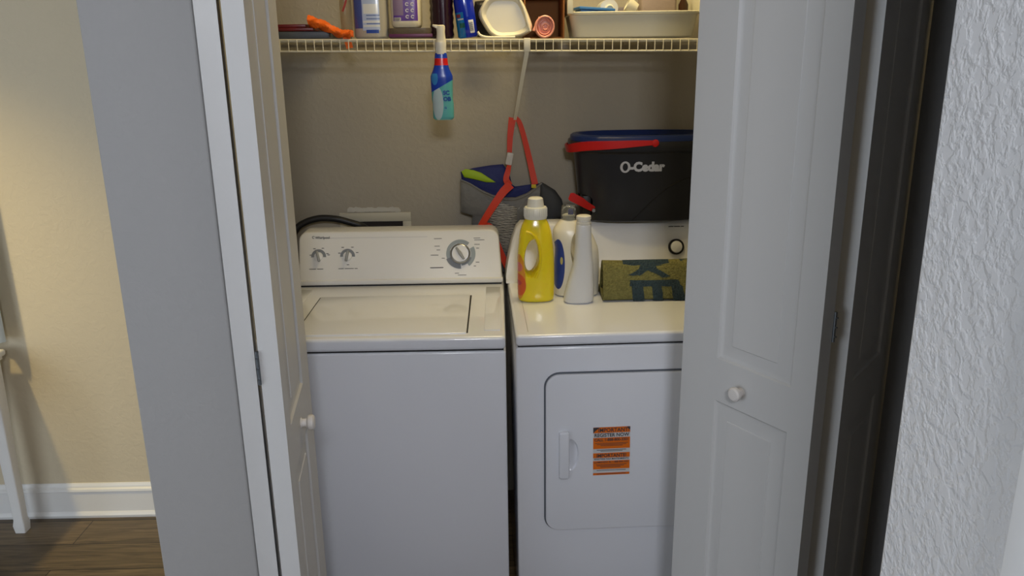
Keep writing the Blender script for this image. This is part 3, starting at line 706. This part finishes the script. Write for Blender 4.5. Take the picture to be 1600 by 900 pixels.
b.loft([[P[i] - L0 + Vector((0, 0, 0)), P[i] - L0 + Vector((0, -.003 - random.uniform(0, .002), 0)), Q[i] - L0 + Vector((0, -.003 - random.uniform(0, .002), 0)), Q[i] - L0] for i in range(n + 1)])
obj('paper_strip', b, mat('torn_paper', (200, 196, 184), .8), ub, 20)
hs = smooth_path([at(452, 385, .700), at(463, 358, .700), at(478, 347, .705), at(500, 341, .71), at(525, 342, .71), at(545, 347, .715), at(562, 352, .72), at(572, 357, .735), at(577, 368, .748), at(579, 380, .750)], 7)
o = obj('drain_hose', B().tube(hs, .0115, 14), mat('black_rubber', (34, 34, 36), .45), None); tag(o, 'black rubber hose curving up behind the left of the washer console', 'hose')

# ------------------------------------------------------------------ bag hanging on the shelf brace
BY = .715
bg = thing('hanging_tote_bag', 'grey and navy insulated tote bag with red-orange straps hanging behind the dryer', 'bag', (.36, BY, 1.00))
BO = Vector((.36, BY, 1.00))
def loc2(px, y): return [(p.x - BO.x, p.z - BO.z) for p in (at(u, v, y) for u, v in px)]
def dens(o_, k=3):
    r = []
    for i in range(len(o_)):
        a, c = o_[i], o_[(i + 1) % len(o_)]
        for j in range(k): r.append((a[0] + (c[0] - a[0]) * j / k, a[1] + (c[1] - a[1]) * j / k))
    return r
M_BAG = mat('bag_grey', (112, 111, 108), .6, bump=('noise', 35, .5, .008), var=(12, .12))
M_NAVY = mat('bag_navy', (22, 32, 98), .6, bump=('noise', 40, .4, .006))
front = loc2([(719, 280), (735, 287), (752, 297), (770, 305), (788, 309), (806, 309), (824, 302), (840, 290), (847, 285), (862, 296), (874, 308), (882, 330), (884, 360), (880, 410), (860, 440), (800, 440), (776, 415), (765, 392), (748, 366), (737, 360), (738, 338), (720, 332)], .69)
b = B().pillow(dens(front, 2), -.014, .034, 7, .001); obj('front_panel', b, M_BAG, bg, 60)
back = loc2([(720, 268), (740, 262), (765, 258), (786, 256), (795, 268), (800, 288), (815, 297), (832, 292), (845, 286), (852, 296), (850, 340), (800, 350), (750, 340), (725, 310)], .735)
b = B().pillow(dens(back, 2), .014, .030, 6, .001); obj('back_panel', b, M_NAVY, bg, 60)
lime = loc2([(721, 268), (727, 264), (740, 266), (752, 270), (775, 285), (760, 285), (740, 280), (725, 277)], .71)
b = B().pillow(dens(lime, 2), -.004, .010, 4); obj('lime_patch', b, mat('lime_fabric', (158, 190, 30), .6), bg, 60)
side = loc2([(845, 285), (852, 288), (868, 298), (878, 312), (884, 335), (884, 370), (870, 380), (850, 370), (842, 330)], .68)
b = B().pillow(dens(side, 2), -.026, .030, 5, .001); obj('side_panel', b, mat('bag_charcoal', (48, 50, 54), .6), bg, 60)
hem = [at(u, v, .680) - BO for u, v in ((720, 281), (736, 288), (752, 298), (770, 306), (788, 311), (806, 311), (824, 304), (840, 292), (847, 286))]
b = B().tube(smooth_path(hem, 5), .0025, 8); obj('hem', b, mat('bag_light_grey', (120, 120, 120), .6), bg)
mesh_ol = loc2([(772, 313), (790, 319), (808, 326), (808, 345), (806, 366), (800, 400), (785, 392), (770, 356), (757, 334)], .672)
mm = stripe_mat('mesh_crinkle_sheen', (64, 62, 58), (186, 180, 166), 55, (0.35, 0, 1))  # sheen on the crinkled reflective mesh, put into the colour as pale stripes
b = B().pillow(dens(mesh_ol, 2), -.031, .012, 5, .0008); obj('mesh_pocket', b, mm, bg, 60)
M_STRAP = mat('orange_strap', (204, 52, 16), .55, bump=('noise', 300, .2, .001))
def strap(px, wd, name='strap', ys=None):
    ys = ys or [.66] * len(px)
    p = smooth_path([at(u, v, y) - BO for (u, v), y in zip(px, ys)], 5)
    n = len(p); rr_ = []
    for i, q in enumerate(p):          # a flat band kept square to the room, edges across its run
        t = (p[min(i + 1, n - 1)] - p[max(i - 1, 0)]); t.y = 0; t.normalize(); sd = Vector((t.z, 0, -t.x))
        wd_ = wd[0] + (wd[1] - wd[0]) * i / (n - 1)
        rr_.append([q + sd * (wd_ / 2) * a + Vector((0, .0013 * c, 0)) for a, c in ((-1, -1), (1, -1), (1, 1), (-1, 1))])
    return obj(name, B().loft(rr_), M_STRAP, bg)
strap([(801, 184), (799, 196), (797, 215), (796, 241)], (.026, .016), ys=[.722, .715, .71, .705])
strap([(796, 256), (794, 266), (791, 280), (796, 290)], (.014, .024), ys=[.70, .69, .68, .67])
strap([(806, 184), (812, 192), (819, 215), (828, 252), (836, 288)], (.014, .022), ys=[.722, .72, .718, .715, .705])
strap([(798, 288), (786, 300), (772, 320), (758, 342), (748, 360), (746, 372)], (.030, .018), ys=[.664, .655, .648, .650, .662, .668])
strap([(746, 356), (758, 351), (769, 357), (777, 380), (784, 398), (795, 422)], (.016, .022), ys=[.662, .660, .658, .656, .656, .656])
b = B().prism(rrect(-.011, .011, -.021, .021, .004), -.006, .006, 'Y', .002, seg=2); bk = obj('buckle', b, mat('white_buckle', (196, 192, 186), .4), bg); bk.location = at(796, 248, .700) - BO; bk.rotation_euler = (0, R(12), 0)
o = obj('yellow_tab', B().box((-.008, -.002, -.006), (.008, .002, .006), .001), mat('yellow_tab', (190, 170, 40), .6), bg); o.location = at(834, 291, .675) - BO

# ------------------------------------------------------------------ mop bucket on the dryer console
bk_ = thing('mop_bucket', 'black oval mop bucket with red handle and white brand lettering, standing on the dryer console', 'bucket', (.806, .640, 1.109))
M_BKT = mat('charcoal_plastic', (40, 41, 46), .30, bump=('noise', 300, .08, .001))
HB = .266
def br(z, k=0.0):
    t = z / HB; return sring(.0, .0, z, (.198 + .030 * t + k), .088 + .022 * t + k, 2.7, 64)
b = B().loft([br(0, -.006), br(.004), br(.10), br(HB - .04), br(HB - .034, .006), br(HB - .030, .014), br(HB - .012, .016), br(HB, .013), br(HB, .003), br(HB - .02, .0), br(.02, -.006)], cap=True)
bko = obj('bucket_body', b, M_BKT, bk_, 45)
# pedal recess at the lower left
cut(bko, B().box((-.26, -.13, .012), (-.165, .03, .088), .02, 4, Matrix.Translation((0, 0, 0))))
b = B().box((-.198, -.060, .010), (-.168, .030, .086), .004); obj('pedal_housing', b, M_BLACKP, bk_)
b = B().loft([br(HB + .0005, .008), br(HB + .014, .004), br(HB + .019, -.004), br(HB + .019, -.020), br(HB + .004, -.030)], cap=True); obj('wringer_rim', b, mat('dark_blue_plastic', (20, 42, 96), .35), bk_, 45)
# handle lying along the rim, from the front pivot around the left end
RIM = lambda a, z, k=.020: Vector(((.228 + k) * math.copysign(abs(math.cos(a)) ** (2 / 2.7), math.cos(a)), (.110 + k) * math.copysign(abs(math.sin(a)) ** (2 / 2.7), math.sin(a)), z))
hp_ = [RIM(R(a), z) for a, z in ((272, HB - .001), (266, HB - .003), (255, HB - .006), (240, HB - .009), (225, HB - .012), (210, HB - .018), (195, HB - .024), (180, HB - .028), (165, HB - .026), (150, HB - .020), (130, HB - .012), (110, HB - .006))]
pth = smooth_path(hp_, 6); n = len(pth)
b = B().tube(pth, 0, flat=([.014 + .015 * math.sin(math.pi * min(1, i / n * 1.3)) for i in range(n)], .006))
hdl = obj('handle', b, mat('red_plastic', (190, 22, 20), .35), bk_, 60)
b = B().lathe([(0, 0), (.011, 0), (.012, .003), (.010, .007), (0, .008)], hp_[0] + Vector((.004, .003, -.002)), 24, 'Y'); obj('pivot', b, mat('red_plastic_pivot', (190, 22, 20), .35), hdl)
pdl = B().tube([(-.165, -.094, .048), (-.188, -.100, .062), (-.205, -.104, .074), (-.238, -.108, .092), (-.243, -.104, .094)], 0, flat=([.018, .022, .026, .028, .020], .010)); obj('foot_pedal', pdl, mat('red_pedal', (180, 20, 18), .35), bk_, 60)
b = B().lathe([(0, 0), (.006, 0), (.007, .004), (.005, .01)], (-.166, -.104, .046), 16, 'Y'); obj('pedal_pin', b, M_CHROME, bk_)
# brand lettering on the curved front
def on_front(g, off=.0006):
    for v in g.verts:
        t = max(0, v.co.z) / HB; a = .198 + .030 * t; c = .088 + .022 * t
        xx = min(abs(v.co.x) / a, .999); yb_ = c * (1 - xx ** 2.7) ** (1 / 2.7)
        v.co.y = -yb_ - off + (v.co.y)
LZ = .172; LX = -.0790
g = text_bm('-Cedar', .0405, .0005, 'LEFT', Matrix.Translation((LX + .028, 0, LZ)), .0023, .97); bmesh.ops.subdivide_edges(g, edges=[e for e in g.edges if e.calc_length() > .006], cuts=1)
b = B(); b.merge(g); 
for k in range(36):
    a0, a1 = 2 * math.pi * k / 36, 2 * math.pi * (k + 1) / 36
    pp_ = [(LX + .0140 + .0165 * math.cos(a), LZ + .0130 + .0185 * math.sin(a)) for a in (a0, a1)] + [(LX + .0140 + .0085 * math.cos(a) , LZ + .0130 + .0125 * math.sin(a)) for a in (a1, a0)]
    b.add([(x, -.0005, z) for x, z in pp_] + [(x, .0005, z) for x, z in pp_], [(0, 1, 2, 3), (7, 6, 5, 4), (0, 4, 5, 1), (2, 6, 7, 3)])
on_front(b.bm); obj('brand_lettering', b, mat('white_ink', (205, 205, 208), .4), bko, 0)
# raised arc on the right of the front
b = B(); arc = []
for k in range(22):
    t = k / 21; x = -.035 + .20 * t; z = .006 + .14 * math.sin(t * math.pi / 2)
    arc.append(Vector((x, 0, z)))
g = B().tube(arc, .0022, 6); on_front(g.bm, -.0008); obj('moulded_arc', g, mat('black_groove', (20, 20, 22), .5), bko)

# ------------------------------------------------------------------ detergent bottles on the dryer
def bottle(root, prof, m, e=2.6, rot=0, dx=None):
    pts_ = smooth_path([Vector((z, a, c)) for z, a, c in prof], 4)
    return obj('bottle', B().loft([sring((dx(p.x) if dx else 0), 0, p.x, p.y, p.z, e, 48, rot) for p in pts_]), m, root, 50)
yb_ = thing('yellow_detergent_bottle', 'translucent yellow detergent bottle with white cap and hollow handle, nearest the washer', 'bottle', (.441, .335, .9145))
ZL = [((222, 150, 50), 'ell', ((.9, .45, 0), -.066, .020), ((0, 0, 1), .080, .085)), ((214, 92, 40), 'ell', ((.9, .45, 0), -.064, .019), ((0, 0, 1), .055, .038)), ((215, 120, 110), 'ell', ((.9, .45, 0), -.070, .018), ((0, 0, 1), .112, .022)), ((190, 60, 60), 'ell', ((.9, .45, 0), -.062, .008), ((0, 0, 1), .062, .010))]
zy = zone_mat('yellow_plastic', (238, 216, 40), ZL, .16)
zy.node_tree.nodes['Principled BSDF'].inputs['Subsurface Weight'].default_value = .15
yo = bottle(yb_, [(0, .048, .030), (.004, .053, .035), (.012, .0555, .038), (.05, .0570, .040), (.12, .0565, .040), (.17, .0535, .038), (.21, .0490, .034), (.235, .0420, .030), (.250, .0350, .026), (.2565, .0310, .024), (.262, .027, .022)], zy, 2.7)
cut(yo, B().loft([[Vector((-.014 + a * .0205 * math.cos(t) + .006 * math.sin(t), y, .142 + a * .052 * math.sin(t))) for t in [2 * math.pi * k / 32 for k in range(32)]] for y, a in ((-.06, 1.5), (-.030, 1.08), (0, .92), (.030, 1.08), (.06, 1.5))]))
b = B().tube(smooth_path([(-.030, -.0335, .222), (-.010, -.0365, .215), (.006, -.0385, .190), (.012, -.0395, .150), (.009, -.0395, .110), (-.002, -.039, .080)], 5), .0045, 10); obj('handle_rib', b, mat('yellow_plastic_rib', (232, 208, 28), .2), yo)
obj('cap', B().lathe([(.034, .258), (.0345, .262), (.0340, .291), (.0325, .293), (.026, .2935), (.0255, .298), (.0225, .318), (.018, .3215), (0, .3225)], (0, 0, 0), 40), mat('white_cap', (222, 222, 216), .3), yb_)
b = B()
for k in range(36):
    a = 2 * math.pi * k / 36; b.box((-.0006, -.0012, .264), (.0006, .0006, .289), 0, 2, Matrix.Rotation(a, 4, 'Z') @ Matrix.Translation((0, -.0345, 0)))
obj('cap_ribs', b, mat('white_cap_ribs', (215, 215, 210), .3), yb_, 0).__setitem__('kind', 'stuff')

wj = thing('white_detergent_jug', 'ivory detergent jug with blue oval label and clear cap, just behind the slim white bottle', 'bottle', (.572, .390, .9145))
ZL = [((46, 70, 150), 'ell', ((1, 0, 0), -.060, .020), ((0, 0, 1), .105, .080), ((0, 1, 0), 0)), ((200, 190, 120), 'ell', ((1, 0, 0), -.050, .004), ((0, 0, 1), .118, .012), ((0, 1, 0), 0))]
jo = bottle(wj, [(0, .062, .036), (.005, .067, .042), (.014, .0700, .045), (.10, .0705, .046), (.17, .0650, .044), (.205, .058, .038), (.225, .042, .030), (.238, .026, .024), (.243, .020, .020)], zone_mat('jug_print', (232, 228, 214), ZL, .28), 2.5, 0, lambda z: -max(0, z - .15) * .30)
cut(jo, B().loft([[Vector((-.003 + a * .016 * math.cos(t), y, .155 + a * .045 * math.sin(t))) for t in [2 * math.pi * k / 28 for k in range(28)]] for y, a in ((-.07, 1.5), (-.030, 1.1), (0, .9), (.030, 1.1), (.07, 1.5))]))
obj('neck', B().lathe([(.021, .235), (.021, .243), (.018, .245), (.018, .250), (.020, .252), (.020, .256), (.016, .258)], (-.026, 0, 0), 30), mat('jug_neck', (232, 228, 214), .28), wj)
M_CAPC = mat('clear_cap_plastic', (225, 228, 228), .08, trans=.92, ior=1.3)
obj('measuring_cap', B().lathe([(.0235, .240), (.0235, .262), (.0215, .284), (.019, .286), (.018, .2845), (.0205, .262), (.0215, .240)], (-.026, 0, 0), 36), M_CAPC, wj)
obj('drip_spout', B().lathe([(0, .256), (.009, .256), (.007, .272), (0, .274)], (-.020, -.004, 0), 20), mat('blue_spout', (40, 50, 130), .3), wj)

sw = thing('slim_white_bottle', 'slim plain white bottle standing in front of the ivory jug beside the folded mat', 'bottle', (.584, .306, .9145))
bottle(sw, [(0, .040, .026), (.004, .0445, .030), (.012, .0460, .032), (.05, .0420, .031), (.10, .0335, .028), (.15, .0275, .026), (.20, .0245, .0245), (.238, .0228, .0228), (.244, .0205, .0205)], mat('white_hdpe', (222, 224, 228), .3), 2.3, 0, lambda z: -.014 * max(0, 1 - z / .12))
obj('screw_ring', B().lathe([(.0215, .242), (.0228, .244), (.0228, .250), (.0205, .2515), (.0205, .258), (.0225, .260), (.0220, .268), (.017, .2705), (0, .271)], (0, 0, 0), 36), mat('white_hdpe_cap', (226, 224, 216), .3), sw)

# ------------------------------------------------------------------ folded mat on the dryer
mt_ = thing('folded_bath_mat', 'olive green folded bath mat with dark blue woven letters, lying on the dryer', 'mat', (.646, .290, .9145), R(0.5))
M_MAT = mat('olive_pile', (132, 128, 76), .95, bump=('noise', 200, 1.0, .012), var=(120, .45))
M_MATB = mat('blue_pile', (54, 72, 80), .95, bump=('noise', 200, 1.0, .012), var=(120, .45))
cen = smooth_path([(.075, .018), (.030, .010), (.013, .012), (.010, .030), (.018, .070), (.030, .106), (.040, .116), (.055, .116), (.070, .100), (.086, .050), (.096, .014), (.13, .010)], 6)
cen = smooth_path([Vector((a, c, 0)) for a, c in ((.078, .020), (.040, .011), (.016, .010), (.009, .022), (.014, .060), (.026, .100), (.040, .114), (.056, .110), (.072, .080), (.090, .030), (.112, .010), (.150, .0085))], 6)
outl = []; inn = []
for i, p in enumerate(cen):
    t = (cen[min(i + 1, len(cen) - 1)] - cen[max(i - 1, 0)]).normalized(); nrm = Vector((-t.y, t.x, 0)) * .0075
    outl.append((p + nrm)); inn.append((p - nrm))
loop = [(p.x, max(p.y, 0.0)) for p in outl] + [(p.x, max(p.y, 0)) for p in reversed(inn)]
b = B(); b.loft([[Vector((x, y + .003 * math.sin(x * 9), z * (1 - .18 * max(0, x - .10) / .2 * 0) * (1 - .03 * math.sin(x * 12)))) for y, z in loop] for x in [0.0, .004] + [.03 * k for k in range(1, 13)]])
mo = obj('mat', b, M_MAT, mt_, 50)
# letters woven into the front face: plates just proud of the pile, following its slope
def fy(z, x): 
    # front surface y at height z
    tt = [(.0, .006), (.022, .0015), (.060, .0065), (.100, .0195), (.118, .034), (.125, .05)]
    for (z0, y0), (z1, y1) in zip(tt, tt[1:]):
        if z <= z1: return y0 + (y1 - y0) * (z - z0) / (z1 - z0) + .003 * math.sin(x * 9)
    return .05
def pix(u, v):                      # photo pixel -> x, z on the mat's front face
    P_ = at(u, v, .300); return P_.x - .646, P_.z - .9145
def patch(b, quad, nx=8, nz=6):
    q = [Vector(pix(*p)) for p in quad]
    V = [[None] * (nz + 1) for _ in range(nx + 1)]
    for i in range(nx + 1):
        for j in range(nz + 1):
            s_, t = i / nx, j / nz
            p = (q[0] * (1 - s_) + q[1] * s_) * (1 - t) + (q[3] * (1 - s_) + q[2] * s_) * t
            jx = random.uniform(-.0012, .0012); x, z = p.x + jx, min(.1225, max(.001, p.y + random.uniform(-.0012, .0012)))
            V[i][j] = b.bm.verts.new((x, fy(z, x) - .0022, z))
    for i in range(nx):
        for j in range(nz): b.bm.faces.new((V[i][j], V[i + 1][j], V[i + 1][j + 1], V[i][j + 1]))
b = B()
patch(b, [(975, 408), (1048, 408), (1048, 417), (975, 417)]); patch(b, [(1003, 416), (1026, 416), (1030, 424), (998, 424)], 4, 3)
patch(b, [(1000, 421), (1014, 424), (1000, 431), (981, 431)], 5, 3); patch(b, [(1014, 424), (1028, 421), (1048, 432), (1036, 434)], 5, 3)
patch(b, [(984, 438), (1060, 437), (1064, 447), (984, 447)]); patch(b, [(987, 446), (1004, 446), (1007, 473), (989, 473)], 4); patch(b, [(1018, 446), (1033, 446), (1037, 473), (1021, 473)], 4)
patch(b, [(1048, 446), (1066, 446), (1072, 473), (1053, 473)], 4); patch(b, [(1065, 407), (1100, 407), (1100, 418), (1067, 418)], 4, 3); patch(b, [(1090, 437), (1130, 437), (1130, 447), (1092, 447)], 4, 3)
lt = obj('woven_letters', b, M_MATB, mo, 60)

# ------------------------------------------------------------------ the room on the left
tb_ = thing('side_table', 'white wooden side table cut off by the left edge, standing before the baseboard', 'table', (-1.72, .365, 0))
b = B().box((-.33, -.215, .668), (.33, .225, .690), .006, 3); b.box((-.32, -.205, .655), (.322, .215, .669), .004); obj('tabletop', b, M_TRIM, tb_)
for sx in (-1, 1):
    for sy in (-1, 1):
        xx, yy = sx * .292, sy * .180
        b = B().loft([sring(xx, yy, z, a, a, 8, 24) for z, a in ((0, .019), (.03, .022), (.05, .018), (.30, .021), (.55, .026), (.655, .027))]); obj('leg', b, M_TRIM, tb_)
b = B().box((-.27, -.19, .60), (.27, -.17, .656)); b.box((-.27, .17, .60), (.27, .19, .656)); b.box((.28, -.16, .60), (.30, .16, .656)); b.box((-.30, -.16, .60), (-.28, .16, .656)); obj('apron', b, M_TRIM, tb_)
rings = []
for z in (.72, 1.1, 1.5, 1.9, 2.3):
    front_, back_ = [], []
    for k in range(41):
        x = -1.92 + .545 * k / 40; y = .580 + .022 * math.sin(k * 1.25)
        front_.append(Vector((x, y, z))); back_.append(Vector((x, y + .006, z)))
    rings.append(front_ + back_[::-1])
o = obj('curtain', B().loft(rings), mat('pale_curtain', (200, 210, 214), .8), None, 60); tag(o, 'pale pleated curtain at the left edge above the side table', 'curtain')
cr = struct('window_1', B().box((-1.95, .60, 2.30), (-1.38, .64, 2.34)), M_TRIM)   # head of the window behind the curtain
# warm ceiling downlight of the left room
l = bpy.data.lights.new('living_downlight', 'SPOT'); l.energy = 92; l.color = (1.0, .76, .31); l.shadow_soft_size = .05
l.spot_size = R(104); l.spot_blend = .75
o = bpy.data.objects.new('living_downlight', l); COL.objects.link(o); o.location = (-1.72, -.20, 2.40)
